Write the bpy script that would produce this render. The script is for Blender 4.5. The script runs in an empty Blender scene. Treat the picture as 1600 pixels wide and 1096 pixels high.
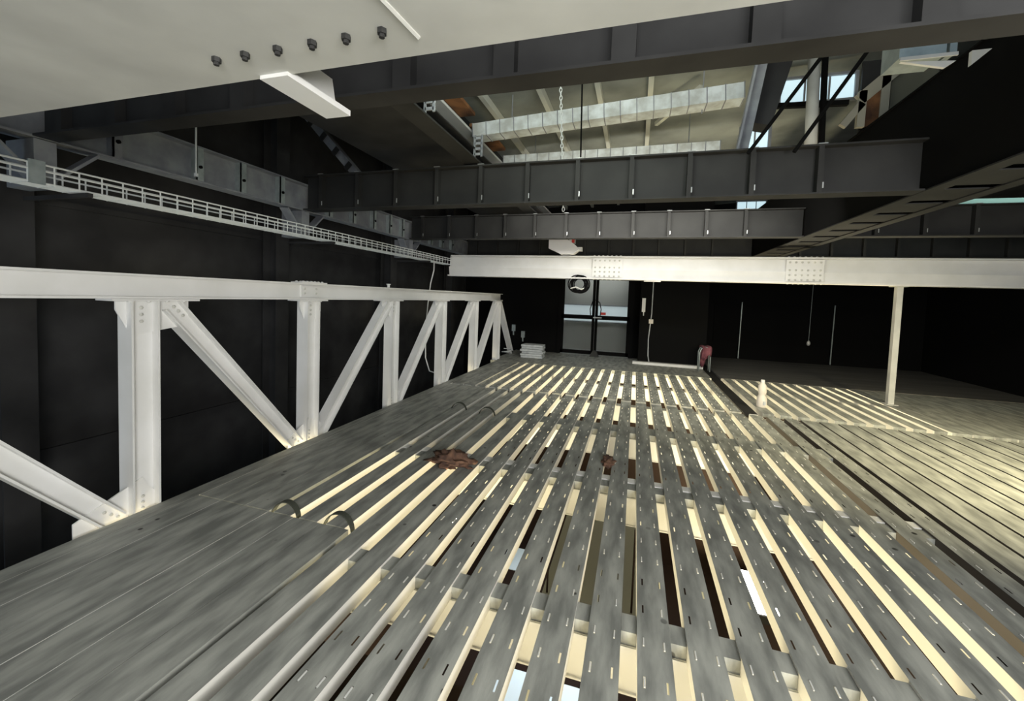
import bpy, bmesh, math, random
from mathutils import Vector, Matrix
random.seed(7)
S = bpy.context.scene
COL = S.collection
V = Vector

# ------------------------------------------------------------------ camera
# world axes: X across the deck, Y along the planks, Z up; deck top is z = 0
YAW, PITCH, ROLL, FPX, CYP, EYE = -0.28955154, 0.050287189, 0.0363298367, 643.364, 496.372, 1.5
ca, sa, cb, sb, cc, sc_ = math.cos(YAW), math.sin(YAW), math.cos(PITCH), math.sin(PITCH), math.cos(ROLL), math.sin(ROLL)
myaw = Matrix(((ca, -sa, 0), (sa, ca, 0), (0, 0, 1)))
base = Matrix(((1, 0, 0), (0, 0, -1), (0, 1, 0)))
mpit = Matrix(((1, 0, 0), (0, cb, -sb), (0, sb, cb)))
mrol = Matrix(((cc, -sc_, 0), (sc_, cc, 0), (0, 0, 1)))
M = mrol @ mpit @ base @ myaw          # world -> camera (x right, y down, z forward)
cd = bpy.data.cameras.new('camera'); cam = bpy.data.objects.new('camera', cd); COL.objects.link(cam)
R3 = Matrix((M[0], -M[1], -M[2])).transposed()
cam.matrix_world = Matrix.Translation((0, 0, EYE)) @ R3.to_4x4()
cd.sensor_fit = 'HORIZONTAL'; cd.sensor_width = 36.0
cd.lens = FPX / 1600 * 36.0
cd.shift_y = (CYP - 548) / 1600.0
cd.clip_start = 0.02; cd.clip_end = 200
S.camera = cam

# ------------------------------------------------------------------ colour + world
S.view_settings.view_transform = 'Standard'
S.view_settings.look = 'None'
S.view_settings.gamma = 1.0
S.view_settings.use_curve_mapping = False
S.view_settings.exposure = 0.0
w = bpy.data.worlds.new('world'); S.world = w; w.use_nodes = True
bg = w.node_tree.nodes['Background']
bg.inputs[0].default_value = (0.62, 0.80, 0.95, 1); bg.inputs[1].default_value = 0.9

# ------------------------------------------------------------------ lamps
def area(name, loc, target, sx, sy, power, color, spread=180):
    l = bpy.data.lights.new(name, 'AREA'); l.shape = 'RECTANGLE'; l.size = sx; l.size_y = sy
    l.energy = power; l.color = color; l.spread = math.radians(spread)
    o = bpy.data.objects.new(name, l); COL.objects.link(o); o.location = loc
    d = V(target) - V(loc)
    o.rotation_euler = d.to_track_quat('-Z', 'Y').to_euler()
    return o
# warm floodlighting of the hall below, standing on its floor and shining up at the deck
area('hall_floodlight', (-0.7, 2.4, -4.4), (-0.7, 3.4, 0), 4.4, 4.2, 1350, (1.0, 0.85, 0.52))
area('hall_floodlight', (2.9, 8.0, -4.4), (2.8, 8.6, 0), 2.6, 3.0, 900, (1.0, 0.86, 0.54), 120)
# lights in the loft; the fills among them are added and unseen
area('loft_light', (1.9, -1.6, 1.5), (-0.6, 5.0, 1.3), 2.4, 1.4, 245, (1.0, 0.985, 0.95))
area('loft_light', (-0.2, -1.0, 0.55), (-0.3, 0.7, 1.9), 1.6, 0.5, 4.6, (0.97, 1.0, 0.97))  # added fill for the underside of the near beam
area('loft_light', (4.0, 3.2, 2.35), (3.7, 5.0, 0), 0.5, 0.5, 105, (1.0, 0.88, 0.56), 105)
area('loft_light', (0.0, 5.7, 2.75), (0.0, 7.9, 2.0), 3.4, 0.3, 60, (1.0, 0.97, 0.88))  # added fill for the far white beam and hoist, no fixture
area('loft_light', (0.6, -0.2, 2.45), (0.6, 3.4, 0), 2.6, 1.0, 90, (1.0, 1.0, 0.96))  # added fill that lifts the brightness of the deck
area('roof_fill', (-0.5, 2.7, 3.05), (-1.2, 5.4, 4.2), 1.6, 0.3, 24, (0.93, 1.0, 0.88))  # added fill for the roof, hidden behind the nearest girder

# ------------------------------------------------------------------ materials
def mat(name, col, rough=0.6, metal=0.0, col2=None, nscale=4.0, stretch=(1, 1, 1), bump=0.0, bscale=30.0, emit=None, estr=0.0, lo=0.35, hi=0.65, det=5.0, spec=0.5):
    m = bpy.data.materials.new(name); m.use_nodes = True
    nt = m.node_tree; b = nt.nodes['Principled BSDF']
    b.inputs['Base Color'].default_value = (*col, 1); b.inputs['Roughness'].default_value = rough
    b.inputs['Metallic'].default_value = metal
    b.inputs['Specular IOR Level'].default_value = spec
    tc = nt.nodes.new('ShaderNodeTexCoord'); mp = nt.nodes.new('ShaderNodeMapping')
    geo = nt.nodes.new('ShaderNodeNewGeometry')
    nt.links.new(geo.outputs['Position'], mp.inputs[0]); mp.inputs['Scale'].default_value = stretch
    if col2 is not None:
        n = nt.nodes.new('ShaderNodeTexNoise'); n.inputs['Scale'].default_value = nscale; n.inputs['Detail'].default_value = det
        nt.links.new(mp.outputs[0], n.inputs[0])
        r = nt.nodes.new('ShaderNodeValToRGB')
        r.color_ramp.elements[0].position = lo; r.color_ramp.elements[1].position = hi
        r.color_ramp.elements[0].color = (*col, 1); r.color_ramp.elements[1].color = (*col2, 1)
        nt.links.new(n.outputs[0], r.inputs[0]); nt.links.new(r.outputs[0], b.inputs['Base Color'])
    if bump > 0:
        n2 = nt.nodes.new('ShaderNodeTexNoise'); n2.inputs['Scale'].default_value = bscale
        nt.links.new(mp.outputs[0], n2.inputs[0])
        bp = nt.nodes.new('ShaderNodeBump'); bp.inputs['Strength'].default_value = bump; bp.inputs['Distance'].default_value = 0.01
        nt.links.new(n2.outputs[0], bp.inputs['Height']); nt.links.new(bp.outputs[0], b.inputs['Normal'])
    if emit:
        b.inputs['Emission Color'].default_value = (*emit, 1); b.inputs['Emission Strength'].default_value = estr
    return m
white = mat('white_paint', (0.84, 0.84, 0.83), 0.45, col2=(0.77, 0.77, 0.75), nscale=3, bump=0.08)
cream = mat('pale_grey_paint', (0.62, 0.62, 0.58), 0.6, col2=(0.48, 0.48, 0.45), nscale=5, lo=0.3, hi=0.75, bump=0.12, bscale=12)
black = mat('black_paint', (0.024, 0.024, 0.025), 0.75, col2=(0.045, 0.045, 0.046), nscale=2.2, spec=0.25)
soot = mat('matt_black_paint', (0.006, 0.006, 0.006), 0.9, spec=0.1)
dark = mat('dark_grey_paint', (0.022, 0.022, 0.0215), 0.62, col2=(0.033, 0.033, 0.032), nscale=3, bump=0.05, spec=0.35)
darkedge = mat('bare_steel_edge', (0.55, 0.57, 0.57), 0.35, metal=0.5)
steel = mat('galvanised_deck', (0.22, 0.228, 0.21), 0.55, metal=0.1, col2=(0.44, 0.45, 0.41), nscale=6, stretch=(2.2, 0.5, 1), bump=0.08, bscale=60, lo=0.36, hi=0.66, det=12)
def stains(m):
    nt = m.node_tree; b = nt.nodes['Principled BSDF']; src = b.inputs['Base Color'].links[0].from_socket
    geo = nt.nodes.new('ShaderNodeNewGeometry')
    vo = nt.nodes.new('ShaderNodeTexVoronoi'); vo.inputs['Scale'].default_value = 5.5; nt.links.new(geo.outputs['Position'], vo.inputs['Vector'])
    no = nt.nodes.new('ShaderNodeTexNoise'); no.inputs['Scale'].default_value = 0.9; no.inputs['Detail'].default_value = 2; nt.links.new(geo.outputs['Position'], no.inputs['Vector'])
    r1 = nt.nodes.new('ShaderNodeValToRGB'); r1.color_ramp.elements[0].position = 0.07; r1.color_ramp.elements[1].position = 0.10
    r1.color_ramp.elements[0].color = (1, 1, 1, 1); r1.color_ramp.elements[1].color = (0, 0, 0, 1); nt.links.new(vo.outputs['Distance'], r1.inputs[0])
    r2 = nt.nodes.new('ShaderNodeValToRGB'); r2.color_ramp.elements[0].position = 0.50; r2.color_ramp.elements[1].position = 0.56; nt.links.new(no.outputs[0], r2.inputs[0])
    mu = nt.nodes.new('ShaderNodeMath'); mu.operation = 'MULTIPLY'; nt.links.new(r1.outputs[0], mu.inputs[0]); nt.links.new(r2.outputs[0], mu.inputs[1])
    mx = nt.nodes.new('ShaderNodeMix'); mx.data_type = 'RGBA'; mx.inputs['B'].default_value = (0.03, 0.03, 0.028, 1)
    nt.links.new(mu.outputs[0], mx.inputs['Factor']); nt.links.new(src, mx.inputs['A']); nt.links.new(mx.outputs['Result'], b.inputs['Base Color'])
stains(steel)
steel.node_tree.nodes['Principled BSDF'].inputs['Specular IOR Level'].default_value = 0.4
slotm = mat('bright_zinc', (0.85, 0.85, 0.82), 0.35, metal=0.2)
flange_unlit = mat('unlit_flange', (0.11, 0.095, 0.08), 0.7)  # shade of the unlit right gaps, put into the flange colour
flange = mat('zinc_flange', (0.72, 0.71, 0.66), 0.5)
galv = mat('galvanised_steel', (0.22, 0.23, 0.26), 0.6, metal=0.0, col2=(0.32, 0.34, 0.36), nscale=6)
galvp = mat('pale_galvanised_steel', (0.50, 0.57, 0.57), 0.4, metal=0.3, col2=(0.38, 0.44, 0.45), nscale=12)
wire = mat('zinc_wire', (0.88, 0.92, 0.92), 0.4)
foil = mat('silver_duct_foil', (0.90, 0.96, 0.98), 0.35, metal=0.05, col2=(0.58, 0.60, 0.58), nscale=7, bump=0.5, bscale=14)
sheet = mat('roof_sheet', (0.26, 0.28, 0.26), 0.6, col2=(0.15, 0.16, 0.15), nscale=1.8)
rooft = mat('roof_steel', (0.62, 0.63, 0.56), 0.5)
rust = mat('rusty_board', (0.36, 0.16, 0.06), 0.8, col2=(0.07, 0.03, 0.015), nscale=3.5)
ragm = mat('brown_cloth', (0.22, 0.12, 0.075), 0.95, col2=(0.07, 0.04, 0.03), nscale=14, bump=0.5)
strapm = mat('olive_webbing', (0.055, 0.06, 0.045), 0.9, bump=0.4, bscale=200)
maroon = mat('maroon_cloth', (0.25, 0.09, 0.11), 0.95, col2=(0.12, 0.035, 0.05), nscale=9)
paper = mat('white_board', (0.66, 0.69, 0.70), 0.8, col2=(0.5, 0.53, 0.55), nscale=10)
plastic = mat('milky_plastic', (0.78, 0.72, 0.64), 0.5)
redp = mat('red_print', (0.65, 0.05, 0.04), 0.6)
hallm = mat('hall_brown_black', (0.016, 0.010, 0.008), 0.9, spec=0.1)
bluem = mat('pale_blue_sheet', (0.55, 0.68, 0.80), 0.6)
lampm = mat('lamp_lens', (1, 1, 1), 0.5, emit=(1.0, 0.93, 0.80), estr=28)
winm = mat('daylight_pane', (0.6, 0.7, 0.75), 0.2, emit=(0.62, 0.84, 0.92), estr=0.85)
tealm = mat('teal_pane', (0.4, 0.6, 0.58), 0.2, emit=(0.42, 0.62, 0.56), estr=0.6)
corr = mat('corridor_paint', (0.42, 0.42, 0.39), 0.8)
corrlight = mat('corridor_glow', (0.5, 0.55, 0.56), 0.3, emit=(0.50, 0.58, 0.60), estr=0.62)
glass = bpy.data.materials.new('frosted_glass'); glass.use_nodes = True
gb = glass.node_tree.nodes['Principled BSDF']
gb.inputs['Base Color'].default_value = (0.85, 0.88, 0.88, 1); gb.inputs['Roughness'].default_value = 0.25
gb.inputs['Transmission Weight'].default_value = 1.0; gb.inputs['IOR'].default_value = 1.05

# ------------------------------------------------------------------ mesh helpers
ORG = {}; BOLT = {}
class MB:
    def __init__(s): s.v = []; s.f = []; s.m = []
    def add(s, vs, fs, mi=0):
        n = len(s.v); s.v += [V(p) for p in vs]
        for f in fs: s.f.append([i + n for i in f]); s.m.append(mi)
    def box(s, x0, x1, y0, y1, z0, z1, mi=0):
        vs = [(x, y, z) for x in (x0, x1) for y in (y0, y1) for z in (z0, z1)]
        s.add(vs, [(0, 1, 3, 2), (4, 6, 7, 5), (0, 4, 5, 1), (2, 3, 7, 6), (0, 2, 6, 4), (1, 5, 7, 3)], mi)
        return s
    def frame(s, p0, p1, up):
        p0, p1 = V(p0), V(p1); d = (p1 - p0).normalized(); u = V(up); u = (u - d * u.dot(d)).normalized()
        return p0, p1, d, u, d.cross(u)
    def bar(s, p0, p1, h, b, up=(0, 0, 1), oh=0, ob=0, mi=0):
        p0, p1, d, u, r = s.frame(p0, p1, up); vs = []
        for p in (p0, p1):
            for a, c in ((-1, -1), (1, -1), (1, 1), (-1, 1)):
                vs.append(p + u * (oh + a * h / 2) + r * (ob + c * b / 2))
        s.add(vs, [(0, 3, 2, 1), (4, 5, 6, 7), (0, 1, 5, 4), (1, 2, 6, 5), (2, 3, 7, 6), (3, 0, 4, 7)], mi)
        return s
    def ibeam(s, p0, p1, h, b, tw, tf, up=(0, 0, 1)):
        s.bar(p0, p1, h - 2 * tf, tw, up); s.bar(p0, p1, tf, b, up, h / 2 - tf / 2); s.bar(p0, p1, tf, b, up, -h / 2 + tf / 2)
        return s
    def tube(s, pts, r, n=8, cap=True, mi=0):
        pts = [V(p) for p in pts]; base_n = len(s.v); prev = None
        for i, p in enumerate(pts):
            d = (pts[min(i + 1, len(pts) - 1)] - pts[max(i - 1, 0)]).normalized()
            if prev is None: a = V((0, 0, 1)) if abs(d.z) < .9 else V((1, 0, 0))
            else: a = prev
            u = (a - d * a.dot(d)).normalized(); prev = u; q = d.cross(u)
            rr = r[i] if isinstance(r, (list, tuple)) else r
            for k in range(n):
                t = 2 * math.pi * k / n; s.v.append(p + u * (math.cos(t) * rr) + q * (math.sin(t) * rr))
        for i in range(len(pts) - 1):
            for k in range(n):
                a = base_n + i * n + k; b = base_n + i * n + (k + 1) % n
                s.f.append([a, b, b + n, a + n]); s.m.append(mi)
        if cap:
            s.f.append([base_n + k for k in range(n)][::-1]); s.m.append(mi)
            e = base_n + (len(pts) - 1) * n; s.f.append([e + k for k in range(n)]); s.m.append(mi)
        return s
    def plate(s, pts, t, nrm, mi=0):
        n = V(nrm).normalized() * (t / 2); k = len(pts)
        vs = [V(p) - n for p in pts] + [V(p) + n for p in pts]
        fs = [list(range(k))[::-1], [k + i for i in range(k)]] + [[i, (i + 1) % k, k + (i + 1) % k, k + i] for i in range(k)]
        s.add(vs, fs, mi); return s
    def dome(s, c, nrm, r, mi=0):
        s.bolts = getattr(s, 'bolts', []); s.bolts.append((V(c), V(nrm).normalized(), r, mi)); return s
    def dome_(s, c, nrm, r, mi=0):
        c = V(c); n = V(nrm).normalized()
        s.tube([c, c + n * r * .55, c + n * r * .8], [r, r * .85, r * .3], 6, True, mi); return s
    def build(s, name, m, parent=None, kind=None, smooth=False, org=None):
        o_ = ORG[parent.name] if parent is not None else (V(org) if org is not None else V((0, 0, 0)))
        me = bpy.data.meshes.new(name); me.from_pydata([tuple(p - o_) for p in s.v], [], s.f)
        ms = m if isinstance(m, (list, tuple)) else [m]
        for q in ms: me.materials.append(q)
        me.polygons.foreach_set('material_index', s.m)
        if smooth: me.polygons.foreach_set('use_smooth', [True] * len(me.polygons))
        bm = bmesh.new(); bm.from_mesh(me); bmesh.ops.recalc_face_normals(bm, faces=bm.faces); bm.to_mesh(me); bm.free()
        ob = bpy.data.objects.new(name, me); COL.objects.link(ob)
        if parent is not None: ob.parent = parent
        else: ob.location = o_
        ORG[ob.name] = o_
        if kind: ob['kind'] = kind
        for c, n, r, mi in getattr(s, 'bolts', []):
            key = (round(r, 4), mi)
            if key not in BOLT:
                b_ = MB().dome_((0, 0, 0), (0, 0, 1), r); bm_ = bpy.data.meshes.new('bolt'); bm_.from_pydata([tuple(p) for p in b_.v], [], b_.f)
                bm_.materials.append(ms[mi if mi < len(ms) else 0]); BOLT[key] = bm_
            bo = bpy.data.objects.new('bolt', BOLT[key]); COL.objects.link(bo); bo.parent = ob
            bo.location = c - o_; bo.rotation_mode = 'QUATERNION'; bo.rotation_quaternion = n.to_track_quat('Z', 'Y')
        return ob
def tag(o, label, cat, group=None):
    o['label'] = label; o['category'] = cat
    if group: o['group'] = group
    return o
def thing(name, label, cat, loc, group=None):
    o = bpy.data.objects.new(name, None); o.empty_display_size = 0.1; COL.objects.link(o); o.location = loc
    ORG[o.name] = V(loc); return tag(o, label, cat, group)
def struct(name, mb, m): return mb.build(name, m, None, 'structure')
def dup(root, loc, label=None, group=None):
    r = root.copy(); COL.objects.link(r); r.location = loc
    if label: r['label'] = label
    if group: r['group'] = group
    for ch in root.children:
        c = ch.copy(); COL.objects.link(c); c.parent = r
    return r

# ================================================================== THE SETTING
# hall below the deck
struct('floor', MB().box(-3.3, 7.2, -2.2, 13.2, -4.75, -4.6), hallm)
struct('wall_hall_left', MB().box(-3.40, -3.28, -2.2, 11.2, -4.6, -0.36), hallm)
struct('wall_hall_front', MB().box(-3.28, 7.0, -2.3, -2.2, -4.6, 3.4), black)
struct('wall_hall_back', MB().box(-3.28, 7.0, 10.0, 10.1, -4.6, -0.09), hallm)
# loft walls
wl = MB().box(-4.95, -4.8, -2.3, 13.2, -4.6, 4.6)
struct('wall_left', wl, black)
tl = MB()
for z in (2.13, 0.0):
    tl.box(-4.80, -4.77, -2.2, 11.2, z, z + 0.05)
struct('trim_1', tl, black)
struct('wall_right', MB().box(6.95, 7.1, -2.3, 13.0, -4.6, 4.6), soot)
struct('wall_back', MB().box(1.62, 6.95, 12.8, 12.95, -0.1, 5.2), soot)
wb = MB().box(-4.8, -2.02, 11.25, 11.4, -4.6, 4.6).box(-0.02, 0.12, 11.25, 11.4, -0.1, 4.6).box(-2.02, -0.02, 11.25, 11.4, 2.2, 4.6)
struct('wall_door', wb, soot)
struct('wall_partition', MB().box(0.12, 1.62, 10.42, 12.95, -0.09, 4.6), soot)
# solid deck at the back
struct('floor_landing', MB().box(-3.2, 1.55, 9.10, 11.25, -0.08, -0.005), steel)
struct('floor_landing_right', MB().box(1.74, 6.95, 9.20, 12.8, -0.08, -0.005), mat('dark_deck_sheet', (0.10, 0.10, 0.10), 0.6, col2=(0.15, 0.15, 0.145), nscale=1.2, stretch=(0.3, 4, 1)))
struct('baseboard_partition', MB().box(0.0, 1.56, 10.26, 10.42, -0.004, 0.055), white)
# black ceiling round the roof opening
struct('ceiling', MB().box(-3.3, -1.98, -2.2, 11.3, 3.22, 3.30), black)
struct('ceiling_left', MB().box(-4.8, -3.2, -2.2, 11.3, 4.22, 4.30), black)
struct('trim_fascia', MB().box(-3.3, -3.27, -2.2, 11.3, 3.30, 4.22), black)
struct('ceiling_right', MB().box(2.95, 6.95, -2.2, 12.8, 3.45, 3.53), black)
struct('ceiling_front', MB().box(-1.98, 2.2, -2.2, 1.80, 3.3, 3.4), black)
struct('ceiling_back', MB().box(-1.98, 2.2, 9.9, 11.3, 3.2, 3.3), black)
# pitched roof above the opening
rf = MB()
def rz(x): return 3.98 + 0.07 * (x + 2.3)
rf.add([(-2.4, 1.5, rz(-2.4)), (6.9, 1.5, rz(6.9)), (6.9, 13, rz(6.9)), (-2.4, 13, rz(-2.4)), (-2.4, 1.5, rz(-2.4) + .1), (6.9, 1.5, rz(6.9) + .1), (6.9, 13, rz(6.9) + .1), (-2.4, 13, rz(-2.4) + .1)],
       [(0, 1, 2, 3), (7, 6, 5, 4), (0, 4, 5, 1), (2, 6, 7, 3), (1, 5, 6, 2), (0, 3, 7, 4)])
struct('ceiling_roof', rf, sheet)
struct('wall_roof_left', MB().box(-2.5, -2.4, 1.5, 13, 3.3, 4.1), black)
rb = MB().box(-2.4, 6.9, 12.9, 13.0, 3.3, 4.6)
struct('wall_roof_back', rb, soot)

# ================================================================== THE DECK
PITCHX, X0 = 0.2125, 0.045
def plank_mesh(name, wdt, y0, y1, slots, fl=None):
    m = MB(); hw = wdt / 2; T = 0.004; D = 0.075
    xs = [-hw, -0.0475, -0.0395, 0.0395, 0.0475, hw]
    cells = []
    if slots:
        k0 = math.ceil((y0 + 0.06 - 0.03) / 0.2025)
        k = k0
        while True:
            c = 0.03 + k * 0.2025
            if c + 0.05 > y1: break
            cells.append((c - 0.026, c + 0.026, k)); k += 1
    ys = [y0]; holes = set()
    for a, b, k in cells:
        ys += [a, b]; holes.add((len(ys) - 2, k))
    ys.append(y1)
    hd = {i: k for i, k in holes}
    grid = {}
    def vid(x, y):
        key = (round(x, 5), round(y, 5))
        if key not in grid: grid[key] = len(m.v); m.v.append(V((x, y, 0)))
        return grid[key]
    if slots:
        for j in range(len(ys) - 1):
            for i in range(5):
                if j in hd and i in (1, 3): continue
                m.f.append([vid(xs[i], ys[j]), vid(xs[i + 1], ys[j]), vid(xs[i + 1], ys[j + 1]), vid(xs[i], ys[j + 1])]); m.m.append(0)
        for j, k in hd.items():
            for i in (1, 3):
                # pressed lip standing proud of the far side of the slot
                if ((k * 7 + i * 5) * 13) % 11 < 7: m.box(xs[i] + 0.001, xs[i + 1] - 0.001, ys[j] + 0.004, ys[j + 1] - 0.004, -0.006, 0.0022, 1)
    else:
        m.add([(-hw, y0, 0), (hw, y0, 0), (hw, y1, 0), (-hw, y1, 0)], [(0, 1, 2, 3)])
    for sx in (-1, 1):
        m.box(min(sx * hw, sx * (hw - T)), max(sx * hw, sx * (hw - T)), y0, y1, -D, 0 - 0.0005, 2)
        m.box(min(sx * (hw - T), sx * (hw - .02)), max(sx * (hw - T), sx * (hw - .02)), y0, y1, -D, -D + T, 2)
    for y in (y0, y1 - T):
        m.box(-hw + T, hw - T, y, y + T, -D * .7, -0.0005, 0)
    me = bpy.data.meshes.new(name); me.from_pydata([tuple(p) for p in m.v], [], m.f)
    for q in (steel, slotm, fl or flange): me.materials.append(q)
    me.polygons.foreach_set('material_index', m.m)
    return me
def lay(me, x, label, group, z=0.0):
    z = 0.0 if z else z
    o = bpy.data.objects.new('deck_plank', me); COL.objects.link(o); o.location = (x, 0, z); ORG[o.name] = o.location.copy()
    return tag(o, label, 'plank', group)
WO = PITCHX - 0.07
meA = plank_mesh('deck_plank', WO, -1.2, 6.30, True)
meAf = plank_mesh('deck_plank', WO, 2.14, 6.30, False)
meAn = plank_mesh('deck_plank', PITCHX - 0.004, -1.2, 2.13, False, steel)
meAm = plank_mesh('deck_plank', WO, -1.2, 6.30, False)
meAb = plank_mesh('deck_plank', PITCHX - 0.006, -1.2, 2.13, False, slotm)
meAd = plank_mesh('deck_plank', WO, -1.2, 6.30, True, flange_unlit)
meAw = plank_mesh('deck_plank', PITCHX - 0.024, -1.2, 6.30, False, flange_unlit)
meAx = plank_mesh('deck_plank', PITCHX - 0.010, 2.14, 6.30, False, steel)
meE = plank_mesh('deck_plank', 0.125, -1.2, 9.05, False)
meB = plank_mesh('deck_plank', WO, 6.40, 9.05, True)
meBc = plank_mesh('deck_plank', PITCHX - 0.006, 6.40, 9.05, False)
meB2 = plank_mesh('deck_plank', WO, 6.46, 9.15, False)
meB2c = plank_mesh('deck_plank', PITCHX - 0.006, 6.46, 9.15, False)
for k in range(-15, 24):
    x = X0 + PITCHX * (k + 0.5)
    if k < -8:
        if k < -14:
            lay(meE, -2.992, 'narrow grey closing strip of deck right at the foot of the white truss', 'closing strips along the truss'); continue
        lay(meAb if k in (-14, -12, -11) else meAn, x, 'grey deck plank butted tight to its neighbours at the near left corner of the deck', 'closed planks at the near left corner')
        if k < -11: lay(meAx, x, 'grey deck plank butted tight to its neighbours along the foot of the white truss', 'closed planks along the white truss')
        else: lay(meAf, x, 'grey unslotted deck plank with narrow pale gaps, around the olive strap loops', 'open planks left of the brown rag')
    elif k < -6:
        lay(meAm, x, 'long grey unslotted deck plank between the strap loops and the open slotted planks', 'unslotted planks left of the slotted ones')
    elif k < 8:
        lay(meA, x, 'grey slotted deck plank in the open front bay, cream lit gaps on both sides', 'slotted planks of the open front bay')
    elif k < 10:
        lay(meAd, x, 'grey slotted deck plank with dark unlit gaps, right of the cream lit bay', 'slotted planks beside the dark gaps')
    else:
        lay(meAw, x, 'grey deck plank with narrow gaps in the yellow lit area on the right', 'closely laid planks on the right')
for k in range(-14, 7):
    x = X0 + PITCHX * (k + 0.5)
    if k < -12: lay(meBc, x, 'short grey deck plank laid tight behind the cross joint near the white truss', 'closed planks behind the joint')
    else: lay(meB, x, 'short slotted deck plank behind the cross joint, in front of the glazed doors', 'slotted planks in front of the doors')
for k in range(8, 32):
    x = X0 + PITCHX * (k + 0.5)
    if k < 18: lay(meB2, x, 'short grey deck plank with cream gaps behind the joint, beside the milky bottle', 'planks beside the milky bottle', -0.01)
    else: lay(meB2c, x, 'short dark deck plank laid tight behind the thin white post', 'closed planks round the thin post', -0.01)
o = MB().box(1.555, 1.735, 6.42, 12.78, -0.06, -0.035).build('cover_strip', dark)
tag(o, 'dark sunken strip between the two rear sections of planks', 'strip')

# joists carrying the planks
jy = [1.90 + 1.48 * k for k in range(-1, 6)]
where = ['under the near edge, out of view', 'nearest the viewer', 'second from the viewer', 'just behind the brown rag', 'under the cross joint', 'first behind the cross joint', 'farthest, before the doors']
for k, y in enumerate(jy):
    if k == 0: continue
    t = thing('deck_joist', 'pale steel joist seen through the plank gaps, the one ' + where[k], 'joist', (0, y, -0.31), 'joists under the deck')
    x1 = 6.9 if y > 6 else 6.9
    MB().box(-3.05, x1, y, y + 0.008, -0.30, -0.083).build('web', white, t)
    MB().box(-3.05, x1, y, y + 0.12, -0.085, -0.0765).build('top_flange', steel, t)
    MB().box(-3.05, x1, y - 0.004, y + 0.12, -0.31, -0.302).build('bottom_flange', white, t)
    if y < 6:
        long_ = 0.26 if k == 3 else 0.115
        proto = MB().box(-.034, .034, y + .002, y + long_, -0.0755, -0.014).build('gap_cleat', steel, t)
        proto2 = MB().box(-.034, .034, y + .135, y + .22, -0.0755, -0.012).build('gap_cleat', slotm, t) if k == 2 else None
        first = True
        for g in range({1: -7, 2: -10, 3: -7}.get(k, -10), 10):
            for pr in (proto, proto2):
                if pr is None: continue
                c = pr if first else pr.copy()
                if not first: COL.objects.link(c)
                c.location = (X0 + PITCHX * g, 0, 0)
            first = False
struct('floor_leak_blocker', MB().box(-3.0, 1.6, -1.2, 1.2, -0.095, -0.08), hallm)  # unseen sheet added to stop hall light leaking up to the near beam
o = MB().box(1.66, 1.70, -1.2, 6.28, -4.6, -0.32).box(1.70, 6.9, 6.24, 6.28, -4.6, -0.32).build('gap_blocker', hallm, org=(1.68, 3, -4.6)); tag(o, 'black curtain added unseen below the deck to keep the right gaps dark', 'blocker')  # unseen blocker added to keep hall light off the right gaps

o = MB().box(-3.0, -1.40, 3.55, 6.2, -0.52, -0.36).build('shade_box', hallm, org=(-2.2, 5, -.6)); tag(o, 'unseen black box added below the planks around the farther strap loops to dim their gaps', 'duct', 'shade boxes added below the deck')  # unseen box added to dim the lit flanges above it
o = MB().box(-3.0, -0.60, -1.0, 1.74, -0.52, -0.36).build('shade_box', hallm, org=(-2, .5, -.6)); tag(o, 'unseen black box added below the closed planks at the near left to dim their gaps', 'duct', 'shade boxes added below the deck')  # second unseen box, added to dim the near left flanges
o = MB().box(-.64, .13, 2.75, 5.4, -1.05, -1.0).build('catwalk', mat('catwalk_grey', (0.085, 0.09, 0.085), 0.7), org=(-.25, 4, -1.05)); tag(o, 'grey catwalk plate hanging under the middle gaps of the deck', 'catwalk')
for q in (-.6, .09):
    MB().tube([(q, 3.35, -1.0), (q, 3.35, -0.312), ], .008, 6).build('hanger', hallm, o)
# things down in the hall
def floodlight(loc, tgt, label):
    t = thing('floodlight', label, 'lamp', loc, 'glaring lamps below the deck')
    p = V(loc); d = (V(tgt) - p).normalized()
    m = MB(); m.box(p.x - .08, p.x + .08, p.y - .27, p.y + .35, -1.26, -1.191).tube([p - V((0, 0, .15)), p - V((0, 0, .06))], [.03, .05], 10); m.build('housing', soot, t)
    m = MB(); m.box(p.x - .09, p.x + .09, p.y - .25, p.y + .33, -1.19, -1.17); m.build('lens', lampm, t)
    m = MB(); m.tube([(p.x, p.y + .36, -1.22), (p.x, p.y + .36, -0.32 if p.x > 0 else -0.53)], .012); m.build('hanger', soot, t)
floodlight((1.24, 4.22, -1.2), (0.9, 1.0, 0.3), 'glaring lamp below the deck seen through the gap at lower right')
floodlight((-1.90, 4.45, -1.2), (-1.2, 1.0, 0.3), 'glaring lamp below the deck seen through the gap at lower left of centre')
for i, (x, y, wx, wy, lab) in enumerate(((-0.5, 6.0, .9, .5, 'pale blue sheet on the hall floor straight below the front edge of the deck'),
                                         (-1.75, 5.9, .9, .7, 'pale blue sheet on the hall floor, left of the other, seen through the gaps'),
                                         (-0.75, 8.3, .5, .5, 'small pale blue sheet on the hall floor, farther back'),
                                         (-2.4, 9.0, .5, .8, 'pinkish white sheet on the hall floor far below at left'))):
    m = MB().box(x - wx / 2, x + wx / 2, y - wy / 2, y + wy / 2, -4.6, -4.585)
    o = m.build('fabric_sheet', bluem, org=(x, y, -4.6)); tag(o, lab, 'sheet', 'sheets on the hall floor')
area('hall_spot', (-1.0, 7.0, -1.0), (-1.0, 7.2, -4.6), 0.6, 0.6, 60, (0.95, 0.97, 1.0), 100)

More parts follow.
